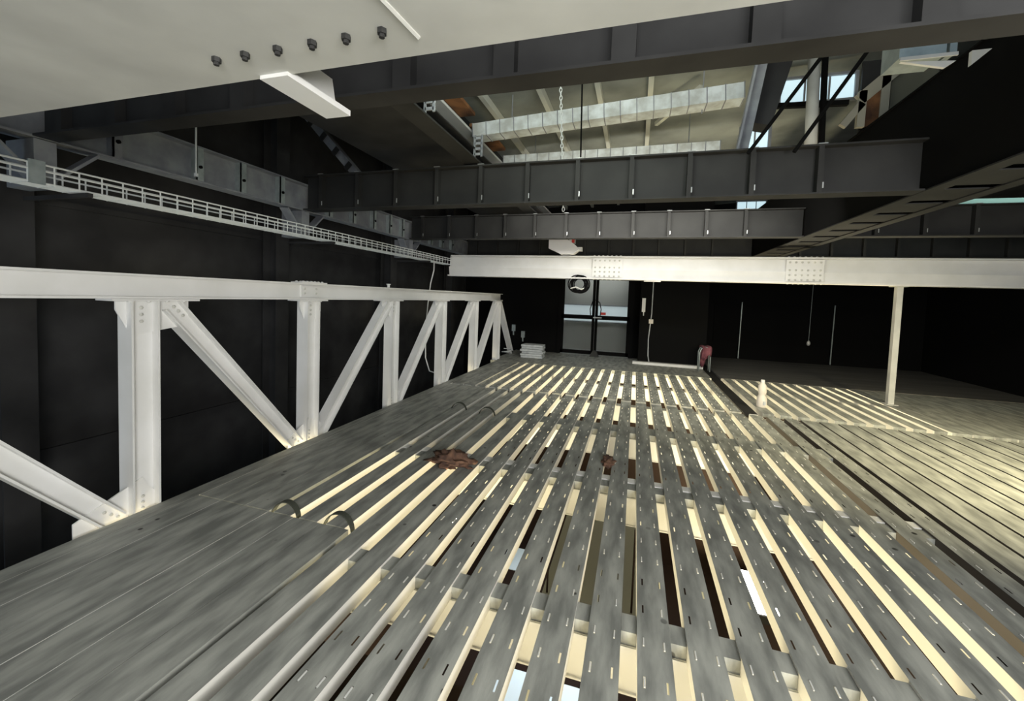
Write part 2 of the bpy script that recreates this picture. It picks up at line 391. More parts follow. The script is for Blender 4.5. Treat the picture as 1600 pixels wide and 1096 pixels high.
# ================================================================== WHITE TRUSS
TX = -3.13
py_ = [0.42 + 1.475 * k for k in range(7)]      # post centres 0.42 .. 9.27
tr = thing('truss', 'long white bolted steel truss with diagonals along the left edge of the deck', 'truss', (TX, 1.9, -0.5))
mc = MB().ibeam((TX, -1.5, 1.48), (TX, 9.45, 1.48), 0.16, 0.13, 0.012, 0.014)
mc.build('top_chord', white, tr)
MB().ibeam((TX, -1.5, -0.40), (TX, 10.6, -0.40), 0.16, 0.13, 0.012, 0.014).build('bottom_chord', white, tr)
ZT, ZB = 1.40, -0.30
def hsec(p0, p1, d=0.155, b=0.13):
    # web in the YZ plane, flanges across X
    m = MB(); u = (V(p1) - V(p0)).normalized(); up = V((1, 0, 0)).cross(u)
    m.ibeam(p0, p1, d, b, 0.012, 0.012, up); return m
for k, y in enumerate(py_[1:]):
    m = hsec((TX, y, ZT), (TX, y, ZB), 0.165, 0.13); m.build('post', white, tr)
diag = []
for k in range(7):
    if k < 2: diag.append(((py_[k] + .17, 1.36), (py_[k + 1] - .16, -0.02)))
    elif k < 6: diag.append(((py_[k] + .13, -0.02), (py_[k + 1] - .12, 1.36)))
diag.append(((9.36, 1.36), (10.5, 0.02)))
for (a, b), (c, d_) in diag:
    hsec((TX, a, b), (TX, c, d_), 0.125, 0.11).build('diagonal', white, tr)
# gussets with bolts
for k, y in enumerate(py_):
    t0, t1 = (y - .14, y + .30) if k < 2 else (y - .26, y + .12)
    if k == 2: t0, t1 = y - .14, y + .14
    m = MB().plate([(TX + .012, t0, 1.40), (TX + .012, t1, 1.40), (TX + .012, t1, 1.28), (TX + .012, t1 - .08, 1.20), (TX + .012, y - .06, 1.16), (TX + .012, t0, 1.33)], .01, (1, 0, 0))
    m.box(TX - .075, TX + .075, t0 - .05, t1 + .04, 1.385, 1.399)
    for q in range(4):
        m.dome((TX + .05, t0 + (t1 - t0) * (q + .5) / 4, 1.385), (0, 0, -1), .013)
    for q in range(3): m.dome((TX + .018, y, 1.34 - .045 * q), (1, 0, 0), .013, 1)
    if k < 2:
        for q in range(3): m.dome((TX + .018, y + .20 + .03 * q, 1.345 - .032 * q), (1, 0, 0), .013, 1)
    g = m.build('top_gusset', [white, cream], tr)
    b0, b1 = (y - .36, y + .09) if k < 2 else (y - .10, y + .26)
    if k == 2: b0, b1 = y - .26, y + .2
    m = MB().plate([(TX + .012, b0, -.32), (TX + .012, b1, -.32), (TX + .012, b1, .06), (TX + .012, b1 - .05, .12), (TX + .012, y, .20), (TX + .012, b0, .06)], .01, (1, 0, 0))
    for q in range(3): m.dome((TX + .018, y, .07 - .04 * q), (1, 0, 0), .011, 1)
    if k < 3:
        for q in range(3): m.dome((TX + .018, y - .14 - .035 * q, .0 + .03 * q), (1, 0, 0), .011, 1)
    m.build('bottom_gusset', [white, cream], tr)
# chord splice with bolts above the second post
y = py_[2]
m = MB().box(TX + .006, TX + .02, y - .12, y + .12, 1.425, 1.535).box(TX - .07, TX + .07, y - .16, y + .17, 1.56, 1.572).box(TX - .07, TX + .07, y - .12, y + .16, 1.388, 1.4)
for a in (-.08, .07):
    for b in (1.46, 1.505): m.dome((TX + .02, y + a, b), (1, 0, 0), .012, 1)
for q in range(6): m.dome((TX + .04, y - .12 + .05 * q, 1.572), (0, 0, 1), .014); m.dome((TX - .04, y - .12 + .05 * q, 1.572), (0, 0, 1), .014)
m.build('splice_plate', [white, cream], tr)
m = MB().tube([(TX, 4.75, 1.56), (TX, 4.75, 1.60)], .018).tube([(TX, 4.75, 1.60), (TX, 4.75, 1.61)], .03); m.build('lifting_stud', white, tr)

# ================================================================== WHITE CROSS BEAMS
def bolts_row(m, xs, z, y, nrm, r=.016, mi=0):
    for x in xs: m.dome((x, y, z), nrm, r, mi)
fb = thing('white_beam', 'white painted steel cross beam with two bolted splices, hung across the far half of the loft', 'beam', (0.8, 7.95, 1.90))
m = MB().box(-3.78, 7.0, 7.975, 8.0, 1.915, 2.295); m.build('web', white, fb)
m = MB().box(-3.72, 7.0, 7.87, 8.1, 2.295, 2.32); m.build('top_flange', white, fb)
m = MB().box(-3.78, 7.0, 7.87, 8.1, 1.89, 1.915); m.build('bottom_flange', white, fb)
m = MB().plate([(-3.78, 7.965, 1.915), (7.0, 7.965, 1.915), (7.0, 7.93, 2.08), (-3.78, 7.93, 2.08)], .01, (0, 1, .2)).box(-3.78, 7.0, 7.93, 7.975, 2.078, 2.09)
m.build('web_lining', white, fb)
for xc in (-0.54, 2.65):
    m = MB().box(xc - .27, xc + .27, 7.915, 7.93, 1.93, 2.285)
    for z in (1.95, 2.03, 2.11, 2.24):
        for q in range(6): m.dome((xc - .22 + .088 * q, 7.915, z), (0, -1, 0), .019, 1)
    for q in range(7):
        m.dome((xc - .24 + .08 * q, 7.92, 2.32), (0, 0, 1), .022); m.dome((xc - .24 + .08 * q, 7.92, 1.89), (0, 0, -1), .018)
    m.build('splice_plate', [white, cream], fb)
# near beam above the viewer
nb = thing('white_beam', 'large pale grey steel beam close overhead at top left, its underside with a row of dark bolts', 'beam', (-1, 0.3, 1.90))
m = MB().box(-3.6, 1.6, 0.08, 0.635, 1.90, 1.925); m.build('bottom_flange', cream, nb)
MB().box(-3.6, 1.6, 0.34, 0.36, 1.925, 2.35).build('web', cream, nb)
MB().box(-3.6, 1.6, 0.08, 0.635, 2.35, 2.375).build('top_flange', cream, nb)
for x in (-.725, -.66, -.59, -.52, -.455, -.39):
    b_ = MB().tube([(x, .56, 1.9), (x, .56, 1.892)], .0075, 6).tube([(x, .56, 1.892), (x, .56, 1.887)], .0045, 8); b_.build('bolt', dark, nb)
MB().tube([(-.36, .40, 1.9), (-.345, .59, 1.9)], .0045, 6).build('weld_bead', cream, nb)
m = MB().box(-.70, -.635, .625, .80, 1.893, 1.905); m.plate([(-.668, .625, 1.905), (-.668, .79, 1.905), (-.668, .775, 1.965), (-.668, .625, 1.965)], .008, (1, 0, 0))
o = m.build('bracket', white, org=(-.67, .63, 1.9)); tag(o, 'small white stub bracket poking out from the far edge of the big pale overhead beam', 'bracket')

# thin post under the far white beam
m = MB().box(3.93, 4.01, 7.95, 8.03, .001, 1.889).box(3.88, 4.06, 7.90, 8.08, 1.875, 1.889).box(3.89, 4.05, 7.91, 8.07, .001, .010)
o = m.build('thin_post', cream, org=(3.97, 7.99, 0)); tag(o, 'thin pale square post from the deck up to the far white beam', 'post')
# fitting under the beam and the coiled cable
m = MB().box(0.13, 0.42, 7.9, 8.05, 1.868, 1.889); o = m.build('cable_fitting', white, org=(.27, 7.97, 1.87)); tag(o, 'small white plate fixed under the far beam, right of the doors', 'fitting')
m = MB()
for q in range(7):
    pts = []; rr = .15 + .03 * math.sin(q * 2.1); cx = -1.05 + .03 * math.cos(q * 3); cz = 1.76 + .01 * math.sin(q * 1.7)
    for a in range(25):
        t = 2 * math.pi * a / 24; pts.append((cx + rr * math.cos(t), 7.90 + q * .012, cz + .02 + rr * .95 * math.sin(t)))
    m.tube(pts, .011, 6, False)
o = m.build('cable_coil', soot, org=(-1.08, 7.95, 1.7), smooth=True); tag(o, 'black coiled cable hanging below the far white beam in front of the doors', 'cable')
m = MB().tube([(-1.20, 7.88, 1.70), (-1.10, 7.87, 1.73), (-1.0, 7.88, 1.69), (-.95, 7.89, 1.71)], .012, 6); m.build('tie', white, o)

# chain hoist on the far beam
t = thing('chain_hoist', 'white hoist box with a red marking sitting over the far white beam', 'hoist', (-1.35, 7.95, 2.32))
m = MB()
m.plate([(-1.62, 7.80, 2.63), (-1.30, 7.80, 2.63), (-1.12, 7.80, 2.50), (-1.05, 7.80, 2.42), (-1.16, 7.80, 2.335), (-1.40, 7.80, 2.335), (-1.46, 7.80, 2.37), (-1.62, 7.80, 2.44)], .22, (0, 1, 0)); m.build('body', mat('hoist_white', (.95, .93, .93), .4), t)
m = MB().box(-1.24, -1.14, 7.72, 7.88, 2.54, 2.62).box(-1.10, -1.0, 7.74, 7.86, 2.40, 2.47); m.build('motor_cap', white, t)
MB().box(-1.19, -1.14, 7.715, 7.72, 2.545, 2.615).build('red_label', redp, t)
MB().box(-1.36, -1.22, 7.76, 7.84, 2.32, 2.335).build('foot', galv, t)
m = MB()
def link(m, x, y, z, ph, L, r):
    pts = []
    for a in range(9):
        t_ = 2 * math.pi * a / 8; dx = r * math.sin(t_); dz = L / 2 * math.cos(t_)
        pts.append((x + (dx if ph else 0), y + (0 if ph else dx), z + dz))
    m.tube(pts, .005, 5, False)
z = rz(-.9) - .03; i = 0
while z > 2.47:
    link(m, -.83 - .065 * (z - 2.5), 4.66, z, i % 2, .055, .014); z -= .044; i += 1
o = m.build('lifting_chain', wire, org=(-.85, 4.66, 2.5), smooth=True); tag(o, 'bright lifting chain hanging down through the roof opening', 'chain')
o = MB().tube([(-.655, 4.7, 2.6), (-.69, 4.7, rz(-.69))], .009, 8).build('drop_rod', soot); tag(o, 'thin black rod hanging from the roof in front of the silver duct', 'rod')

# ================================================================== DARK GIRDERS
def girder_x(name, label, yc, x0, x1, z0, z1, bf, xs, m_=dark, edge=True, st=0.02, depth=None):
    t = thing(name, label, 'girder', ((x0 + x1) / 2, yc, z0), 'dark cross girders')
    MB().box(x0, x1, yc - .006, yc + .006, z0 + .015, z1 - .015).build('web', m_, t)
    MB().box(x0, x1, yc - bf / 2, yc + bf / 2, z0, z0 + .015).build('bottom_flange', black if yc < 2 else m_, t)
    MB().box(x0, x1, yc - bf / 2, yc + bf / 2, z1 - .015, z1).build('top_flange', m_, t)
    for x in xs:
        m = MB()
        if x < 1.7 or x > 2.9:
            m.box(x - st, x + st, yc - bf / 2 + .004, yc - .006, z0 + .015, z1 - .015)
            if edge:
                m.box(x - .03, x + .04, yc - bf / 2 - .006, yc - bf / 2 + .02, z1, z1 + .006, 1)
                m.box(x + st, x + st + .006, yc - bf / 2 + .006, yc - bf / 2 + .012, z0 + .04, z1 - .04, 0)
                m.box(x + st, x + st + .010, yc - bf / 2 + .002, yc - bf / 2 + .008, z0 + .05, z0 + .10, 1)
            m.build('stiffener', [m_, darkedge], t)
    return t
allx = [-0.10 + .531 * k for k in range(-8, 14)]
girder_x('dark_girder', 'nearest dark grey girder across the top of the view, in front of the roof opening', 1.90, -4.07, 2.24, 2.5, 2.98, 0.14, [x for x in allx if -3.9 < x < 2.2], m_=black, edge=False, st=.05)
girder_x('dark_girder', 'dark grey stiffened girder crossing the middle, below the silver duct', 4.35, -4.07, 2.24, 2.5, 2.93, 0.17, allx[1:12])
girder_x('dark_girder', 'second dark stiffened girder, lower and farther back, just above the white beam', 6.9, -4.07, 2.24, 2.5, 2.91, 0.17, [x for x in allx if -3.9 < x < 2.2])
girder_x('dark_girder', 'dark stiffened girder at far right, under the pale teal strip', 6.9, 2.80, 6.9, 2.5, 2.91, 0.17, [x for x in allx if x > 2.9])
girder_x('dark_girder', 'farthest dark girder, half hidden behind the far white beam', 9.6, -4.07, 2.24, 2.5, 2.93, 0.17, [x for x in allx if -3.9 < x < 2.2], edge=False)
girder_x('dark_girder', 'lowest dark girder at far right, right behind the far white beam', 9.6, 2.80, 6.9, 2.5, 2.93, 0.17, [x for x in allx if x > 2.9], edge=False)

# right longitudinal girder with batten plates underneath
t = thing('box_girder', 'huge black box girder running away at right, ladder of batten plates on its underside', 'girder', (2.52, 5, 2.5))
MB().box(2.27, 2.285, -1.5, 12.78, 2.512, 3.42).build('side_web', soot, t)
MB().box(2.755, 2.77, -1.5, 12.78, 2.512, 3.42).build('side_web', soot, t)
MB().box(2.25, 2.36, -1.5, 12.78, 2.5, 2.512).build('bottom_chord', dark, t)
MB().box(2.68, 2.79, -1.5, 12.78, 2.5, 2.512).build('bottom_chord', dark, t)
MB().box(2.25, 2.79, -1.5, 12.78, 3.42, 3.435).build('top_plate', soot, t)
y = 0.6
while y < 12.5:
    MB().box(2.34, 2.70, y, y + .40, 2.512, 2.522).build('batten_plate', dark, t); y += .531
# left longitudinal girder (grey, seen from inside)
t = thing('side_girder', 'bare grey steel girder running along the left wall above the cable tray', 'girder', (-4.12, 5, 2.5))
MB().box(-4.17, -4.16, -1.5, 11.2, 2.51, 2.82).build('web', galv, t)
MB().box(-4.24, -4.08, -1.5, 11.2, 2.495, 2.51).build('bottom_flange', galv, t)
MB().box(-4.24, -4.08, -1.5, 11.2, 2.82, 2.835).build('top_flange', galv, t)
for y in (2.30, 2.96, 3.42, 3.93, 4.75, 5.25, 5.75, 6.2, 6.6, 7.2, 7.7, 8.2, 8.7):
    m = MB().box(-4.16, -4.085, y, y + .012, 2.51, 2.82).box(-4.095, -4.085, y, y + .07, 2.51, 2.82).tube([(-4.09, y + .035, 2.64), (-4.07, y + .035, 2.64)], .016, 8, True, 1)
    m.build('stiffener', [galvp if y > 2.5 else galv, soot], t)
for y in (1.9, 4.32, 6.9, 9.6):
    for q in (-1, 1):
        MB().bar((-4.14, y + q * .05, 2.22), (-4.12, y + q * .30, 2.48), .02, .12, (0, -q, 1)).build('knee_brace', galv, t)
    MB().box(-4.40, -4.08, y - .06, y + .06, 2.16, 2.49).build('column_bracket', galv, t)
# bright rod and strut beside it
o = MB().tube([(-4.05, 2.93, 2.53), (-4.05, 2.93, 3.16)], .008, 8).tube([(-4.05, 2.93, 2.53), (-4.05, 2.93, 2.56)], .018, 8).build('hanger_rod', wire, org=(-4.05, 2.93, 2.5)); tag(o, 'bright thin hanger rod in front of the left side girder', 'rod')
# wall columns with knee braces
def column(y, label):
    t = thing('steel_column', label, 'column', (-4.55, y, -4.6), 'columns along the left wall')
    MB().ibeam((-4.55, y, -4.6), (-4.55, y, 4.21), 0.22, 0.20, .012, .015, (1, 0, 0)).build('shaft', black, t)
column(1.9, 'black wall column at far left, mostly hidden behind the cable tray')
column(4.32, 'black wall column nearest of those clearly seen, left of the middle girder end')
column(6.9, 'black wall column where the second girder meets the left wall')
column(9.6, 'farthest black wall column, behind the end of the cable tray')
# roof strut up from the column head
t = thing('roof_strut', 'dark steel strut slanting up to the left from the end of the middle girder', 'strut', (-3.5, 4.62, 2.93))
MB().bar((-4.40, 4.62, 3.88), (-3.50, 4.62, 2.96), .11, .02, (0, 0, 1)).bar((-4.40, 4.62, 3.88), (-3.50, 4.62, 2.96), .015, .10, (0, 0, 1), .05, 0).build('strut_channel', galv, t)
for q in range(4):
    a = V((-4.40, 4.56, 3.88)).lerp(V((-3.50, 4.56, 2.96)), .15 + .22 * q); MB().bar(a, a + V((.05, 0, -.05)), .11, .012, (0, 0, 1)).build('batten', dark, t)
# longitudinal ceiling girder left of the opening
t = thing('edge_girder', 'black girder running away along the left edge of the roof opening', 'girder', (-1.8, 4, 2.95))
MB().box(-1.90, -1.70, 1.98, 11.2, 2.95, 2.965).build('bottom_flange', dark, t)
MB().box(-1.81, -1.795, 1.98, 11.2, 2.965, 3.05).build('web', black, t)
MB().box(-1.90, -1.70, 1.98, 11.2, 3.05, 3.06).build('top_flange', black, t)

# ================================================================== ROOF OPENING
for y, z0_, z1_, lab in ((5.0, 3.57, 3.745, 'bright silver ribbed duct sloping across the roof opening, the nearer one'), (6.25, 3.60, 3.61, 'dim silver ribbed duct low in the roof opening, behind the nearer one')):
    t = thing('ribbed_duct', lab, 'duct', (-.5, y, z0_), 'ribbed ducts in the roof')
    a, b = V((-2.06, y, z0_)), V((0.98, y, z1_))
    h = .16 if y < 6 else .14
    MB().bar(a, b, h, .22, (0, 0, 1)).build('casing', foil, t)
    for hx in (-1.6, .6): MB().tube([(hx, y + .05, z0_ + .03), (hx, y + .05, rz(hx))], .006, 6).build('hanger', galv, t)
    n = 17
    for q in range(n + 1):
        p = a.lerp(b, q / n); d = (b - a).normalized()
        m = MB().bar(p - d * .005, p + d * .005, h + .012, .232, (0, 0, 1)); m.build('rib', galv, t)
o = MB().box(-2.26, -2.09, 2.2, 11.0, 3.56, 3.59).box(-2.26, -2.24, 2.2, 11.0, 3.59, 3.7).build('eave_flashing', white, org=(-2.1, 5, 3.5)); tag(o, 'bright white flashing strip along the left edge of the roof opening', 'flashing')
o = MB().box(-2.22, -2.02, 2.6, 4.86, 3.73, 3.77).build('rusty_board', rust, org=(-1.95, 4, 3.7)); tag(o, 'long rusty brown board beside the white flashing, nearer than the duct', 'board', 'rusty boards by the flashing')
o = MB().box(-2.22, -2.02, 5.15, 6.1, 3.73, 3.77).build('rusty_board', rust, org=(-1.95, 5.6, 3.7)); tag(o, 'short rusty brown board behind the nearer silver duct', 'board', 'rusty boards by the flashing')
for i, x in enumerate((-1.92, -1.22, -0.55, 0.05)):
    o = MB().box(x - .03, x + .03, 1.6, 12.8, rz(x) - .10, rz(x) - .005).build('roof_purlin', rooft, org=(x, 6, rz(x) - .1))
    tag(o, 'pale roof purlin in the opening, ' + ['the one nearest the rusty boards', 'second from the rusty boards', 'third from the rusty boards, near the chain', 'farthest right'][i], 'purlin', 'roof purlins')
for y, lab in ((4.2, 'in front of the nearer duct'), (5.7, 'between the two ducts')):
    o = MB().bar((.62, y - .3, rz(.5) - .12), (.15, y + .4, rz(.1) - .2), .05, .05).build('roof_brace', rooft, org=(.4, y, 3.9)); tag(o, 'short slanting pale roof brace ' + lab, 'brace', 'slanting roof braces')
def hanger(y, lab):
    t = thing('hanger_bracket', lab, 'bracket', (-1.78, y, 2.98), 'white brackets on the ceiling girder')
    m = MB().box(-1.72, -1.70, y, y + .012, 2.965, 3.19).box(-1.64, -1.62, y, y + .012, 2.965, 3.19)
    for q in range(4): m.box(-1.71, -1.63, y, y + .012, 2.98 + q * .055, 3.005 + q * .055)
    m.build('ladder_plate', galv, t)
hanger(3.05, 'white pierced bracket at the near left corner of the roof opening')
hanger(4.12, 'white pierced bracket above the middle girder at the left of the opening')
# right part of the opening
o = MB().bar((1.04, 4.5, 3.85), (0.905, 4.5, 2.95), .10, .02, (1, 0, 0)).bar((1.04, 4.5, 3.85), (0.905, 4.5, 2.95), .02, .08, (1, 0, 0), -.05, .04).build('roof_post', galv, org=(.9, 4.5, 2.95)); tag(o, 'grey steel post at the right end of the silver ducts', 'post')
o = MB().bar((1.29, 4.72, 4.16), (1.07, 4.72, 3.28), .22, .20, (1, 0, 0)).build('black_duct', black, org=(1.1, 4.7, 3.3)); tag(o, 'black square duct slanting down just right of the grey roof post', 'duct')
t = thing('roof_pipe', 'pale upright steel pipe in the right half of the roof opening', 'pipe', (1.62, 5, 3.0))
MB().tube([(1.65, 5, 2.9), (1.62, 5, 4.2)], .055, 14).build('pipe', cream, t, smooth=True)
MB().tube([(1.78, 5.1, 2.9), (1.75, 5.1, 4.2)], .03, 10).build('conduit', soot, t, smooth=True)
for p0, p1, lab in (((1.43, 4.2, 3.66), (0.90, 4.2, 2.86), 'left'), ((1.74, 4.2, 3.64), (1.26, 4.2, 2.85), 'right')):
    o = MB().tube([p0, p1], .016, 8).build('tie_rod', soot, org=p1); tag(o, 'slanting black tie rod crossing the roof windows, the %s of the two' % lab, 'rod', 'slanting tie rods')
o = MB().bar((1.25, 5.2, 3.68), (2.02, 5.2, 3.645), .05, .05).build('roof_rail', soot, org=(2, 5.2, 3.65)); tag(o, 'horizontal black rail under the bright roof window', 'rail')
def window(n, x0, x1, y, z0, z1, m_, bars):
    t = bpy.data.objects.new('window_%d' % n, None); COL.objects.link(t); t.location = (x0, y, z0); ORG[t.name] = V((x0, y, z0)); t['kind'] = 'structure'
    MB().box(x0, x1, y, y + .01, z0, z1).build('pane', m_, t)
    m = MB().box(x0 - .03, x1 + .03, y - .03, y, z1, z1 + .03).box(x0 - .03, x1 + .03, y - .03, y, z0 - .03, z0).box(x0 - .03, x0, y - .03, y, z0, z1).box(x1, x1 + .03, y - .03, y, z0, z1)
    for q in range(1, bars): x = x0 + (x1 - x0) * q / bars; m.box(x - .008, x + .008, y - .02, y, z0, z1)
    m.build('window_frame', galv, t)
window(1, 1.50, 2.22, 5.6, 3.86, 4.12, winm, 3)
window(2, 1.12, 1.40, 5.6, 3.33, 3.60, winm, 2)
window(3, 2.40, 3.05, 12.0, 3.88, 4.16, winm, 3)
window(4, 6.0, 6.9, 11.0, 3.55, 3.9, tealm, 2)
o = MB().box(3.6, 6.9, 7.05, 7.4, 2.93, 3.02).build('teal_strip', mat('teal_leak_light', (0.30, 0.46, 0.42), 0.5), org=(5, 7.2, 2.93)); tag(o, 'pale teal strip for the light leaking over the second dark girder at far right', 'duct')  # leaking teal light built as a coloured strip
area('roof_fill', (4.8, 6.8, 3.35), (4.8, 7.2, 2.95), 1.6, 0.1, 6, (0.8, 1.0, 0.95))  # unseen fill over the teal strip
# wall frame at the right end of the opening
beige = mat('beige_grey_paint', (0.40, 0.38, 0.31), 0.7)
t = thing('support_frame', 'beige welded frame with brown infill panel at the right end of the roof opening', 'frame', (2.4, 5.4, 3.44))
fy = 5.4
def fp(x, z): return (x * 1.27, fy, 1.5 + (z - 1.5) * 1.27)
MB().bar(fp(1.75, 3.24), fp(1.62, 3.06), .07, .05, (1, 0, 0)).build('diagonal', beige, t)
MB().bar(fp(1.75, 3.34), fp(1.745, 3.04), .07, .05, (1, 0, 0)).build('upright', beige, t)
MB().bar(fp(1.905, 3.45), fp(1.90, 3.04), .075, .05, (1, 0, 0)).build('upright', beige, t)
MB().bar(fp(1.73, 3.27), fp(2.0, 3.52), .12, .05, (-1, 0, 1)).build('top_rail', beige, t)
MB().plate([fp(1.75, 3.04), fp(1.90, 3.04), fp(1.90, 3.46), fp(1.75, 3.32)], .02, (0, 1, 0)).build('infill_panel', rust, t)
o = MB().box(2.50, 2.90, 5.46, 5.50, 3.44, 4.2).build('sheet_panel', mat('olive_sheet', (.16, .16, .12), .7), org=(2.7, 5.5, 3.44)); tag(o, 'drab olive sheet panel behind the beige frame, above the black box girder', 'panel')
o = MB().box(2.25, 2.50, 5.5, 5.53, 3.44, 4.2).build('sheet_panel', dark, org=(2.4, 5.5, 3.44)); tag(o, 'dark sheet panel right behind the beige frame with the brown infill', 'panel')
t = thing('grille_box', 'pale grey box with white louvres tucked under the nearest dark girder at upper right', 'box', (1.6, 3.2, 2.95))
MB().box(1.47, 1.70, 3.15, 3.35, 3.04, 3.2).build('body', galvp, t)
MB().box(1.715, 1.75, 3.15, 3.3, 3.04, 3.2).build('end_plate', galvp, t)
MB().tube([(1.55, 3.25, 3.2), (1.55, 3.25, rz(1.55))], .008, 6).build('hanger', soot, t)
m = MB().plate([(1.47, 3.14, 3.04), (1.75, 3.14, 3.04), (1.75, 3.14, 3.02), (1.47, 3.14, 3.02)], .01, (0, 1, 0)); m.plate([(1.48, 3.16, 3.02), (1.75, 3.16, 2.995), (1.70, 3.16, 2.96)], .02, (0, 1, 0)); m.build('louvre', white, t)
o = MB().plate([(2.16, 3.75, 3.33), (2.268, 3.75, 3.33), (2.16, 3.75, 3.23)], .03, (0, 1, 0)).build('bracket', white, org=(2, 3.5, 3.1)); tag(o, 'tiny white triangular bracket at upper right against the black box girder', 'bracket')

# ================================================================== CABLE TRAY
t = thing('cable_tray', 'zinc wire mesh cable tray running along the left wall to the far white beam', 'tray', (-3.78, 3, 2.14))
ta, tb, tz0, tz1 = -3.93, -3.75, 2.13, 2.25
for x in (ta, tb):
    for z in (tz1, (tz0 + tz1) / 2 + .02): MB().tube([(x, -1.2, z), (x, 7.96, z)], .0065, 6).build('side_wire', wire, t)
for q in range(7):
    x = ta + (tb - ta) * q / 6; MB().tube([(x, -1.2, tz0), (x, 7.96, tz0)], .0065, 6).build('bottom_wire', wire, t)
y = 1.02
while y < 7.95:
    MB().tube([(ta, y, tz1), (ta, y, tz0 - .005), (tb, y, tz0 - .005), (tb, y, tz1)], .005, 6).build('cross_wire', wire, t); y += .128
MB().box(tb - .004, tb + .012, 1.66, 1.74, 2.12, 2.27).build('coupler', galvp, t)
m = MB()
for q in range(3): m.tube([(-3.90 + .04 * q, -1.2, 2.142)] + [(-3.90 + .04 * q + .008 * math.sin(j * 1.3 + q), .2 + j * .6, 2.142 + .003 * math.sin(j)) for j in range(13)] + [(-3.88, 7.9, 2.142)], .008, 6)
o = m.build('tray_cables', paper, org=(-3.85, 3, 2.14)); tag(o, 'pale cables lying in the wire cable tray', 'cable')
for y in (1.95, 4.4, 6.95):
    MB().box(-4.43, -3.7, y - .015, y + .015, 2.09, 2.118).build('wall_arm', black, t)
pts = [(-3.75, 7.2, 2.13), (-3.74, 7.18, 1.95), (-3.76, 7.1, 1.7), (-3.78, 7.05, 1.3), (-3.76, 6.95, .8), (-3.72, 6.9, .3), (-3.62, 6.88, .06), (-3.4, 6.86, .02), (-3.2, 6.8, .05)]
o = MB().tube(pts, .012, 8).build('drop_cable', white, org=(-3.7, 7, 0), smooth=True); tag(o, 'white cable dropping from the cable tray behind the truss to the deck edge', 'cable')

# ================================================================== DOORS AND BACK WALL
d = bpy.data.objects.new('door_1', None); COL.objects.link(d); d.location = (-1, 11.25, 0); ORG[d.name] = V((-1, 11.25, 0)); d['kind'] = 'structure'
Z0 = 0.0
fr = MB().box(-2.02, -1.93, 11.18, 11.3, 0, 2.2).box(-0.12, -0.02, 11.18, 11.3, 0, 2.2).box(-2.02, -.02, 11.18, 11.3, 2.1, 2.2)
fr.build('door_frame', soot, d)
for x0, x1 in ((-1.93, -1.03), (-1.02, -.12)):
    lf = MB().box(x0, x0 + .07, 11.2, 11.25, .02, 2.1).box(x1 - .07, x1, 11.2, 11.25, .02, 2.1).box(x0, x1, 11.2, 11.25, .02, .12).box(x0, x1, 11.2, 11.25, 2.03, 2.1).box(x0, x1, 11.2, 11.25, .97, 1.08)
    leaf = lf.build('door_leaf', soot, d)
    MB().box(x0 + .07, x1 - .07, 11.22, 11.23, .12, .97).build('glass_pane', glass, leaf)
    MB().box(x0 + .07, x1 - .07, 11.22, 11.23, 1.08, 2.03).build('glass_pane', glass, leaf)
    if x0 > -1.5:
        MB().box(-.88, -.74, 11.19, 11.2, 1.10, 1.17).build('red_sticker', redp, leaf)
        MB().box(-1.06, -.84, 11.12, 11.16, 1.01, 1.04).build('door_handle', paper, leaf)
m = MB()
pts = [(-1.13, 11.13, 1.05), (-1.15, 11.12, 1.25), (-1.09, 11.12, 1.45), (-1.0, 11.12, 1.50), (-.9, 11.12, 1.42), (-.86, 11.12, 1.25), (-.88, 11.13, 1.05)]
o = m.tube(pts, .012, 6).build('lock_cable', soot, org=(-1, 11.12, 1.0), smooth=True); tag(o, 'black locking cable looped through the door handles', 'cable')
MB_ = MB().box(-3.0, .12, 12.6, 12.7, -.1, 2.6).box(-3.0, .12, 11.4, 12.6, -.1, -.02)
struct('wall_corridor', MB_, corr)
window(5, -2.9, 0.1, 12.58, 0.85, 1.32, corrlight, 1)  # glowing strip added behind the glass for the pale band in the panes
area('corridor_light', (-1, 12.0, 2.5), (-1, 12.4, 0), 1.6, .3, 12, (0.97, 1.0, 0.98))
o = MB().plate([(-1.1, 11.0, 0), (-.86, 11.0, 0), (-.92, 11.05, .14), (-1.02, 11.05, .16)], .12, (0, 1, 0)).build('door_wedge', dark, org=(-1, 11, 0)); tag(o, 'small dark bag slumped at the foot of the doors', 'bag')
# intercom, cable with junction box
t = thing('intercom', 'white wall handset beside the doors', 'intercom', (.25, 10.4, 1.3))
MB().box(.155, .235, 10.38, 10.418, 1.25, 1.58).build('body', white, t)
MB().tube([(.20, 10.39, 1.25), (.20, 10.39, 1.16)], .012, 6).build('cord', white, t)
t = thing('junction_cable', 'white cable with a junction box running down the black wall right of the doors', 'cable', (.3, 10.4, 0))
MB().tube([(.40, 10.40, 3.0), (.39, 10.40, 1.8), (.385, 10.4, 1.2), (.34, 10.40, .6), (.35, 10.40, .2), (.38, 10.39, .05)], .012, 6).build('cable', paper, t, smooth=True)
MB().box(.33, .43, 10.37, 10.415, .98, 1.08).build('junction_box', plastic, t)
for x, z0_, z1_, lab in ((2.80, .02, 1.58, 'left thin pale pipe'), (4.97, .02, 1.58, 'right thin pale pipe')):
    o = MB().tube([(x, 12.70, z0_), (x + .02, 12.70, z1_)], .014, 6).build('thin_pipe', galvp, org=(x, 12.7, 0)); tag(o, lab + ' on the black back wall', 'pipe', 'thin pipes on the back wall')
t = thing('hanging_bulb', 'small white bulb on a thin cord in front of the black back wall', 'lamp', (4.45, 12.7, .5))
MB().tube([(4.45, 12.7, .62), (4.48, 12.7, 3.44)], .006, 6).build('cord', galvp, t)
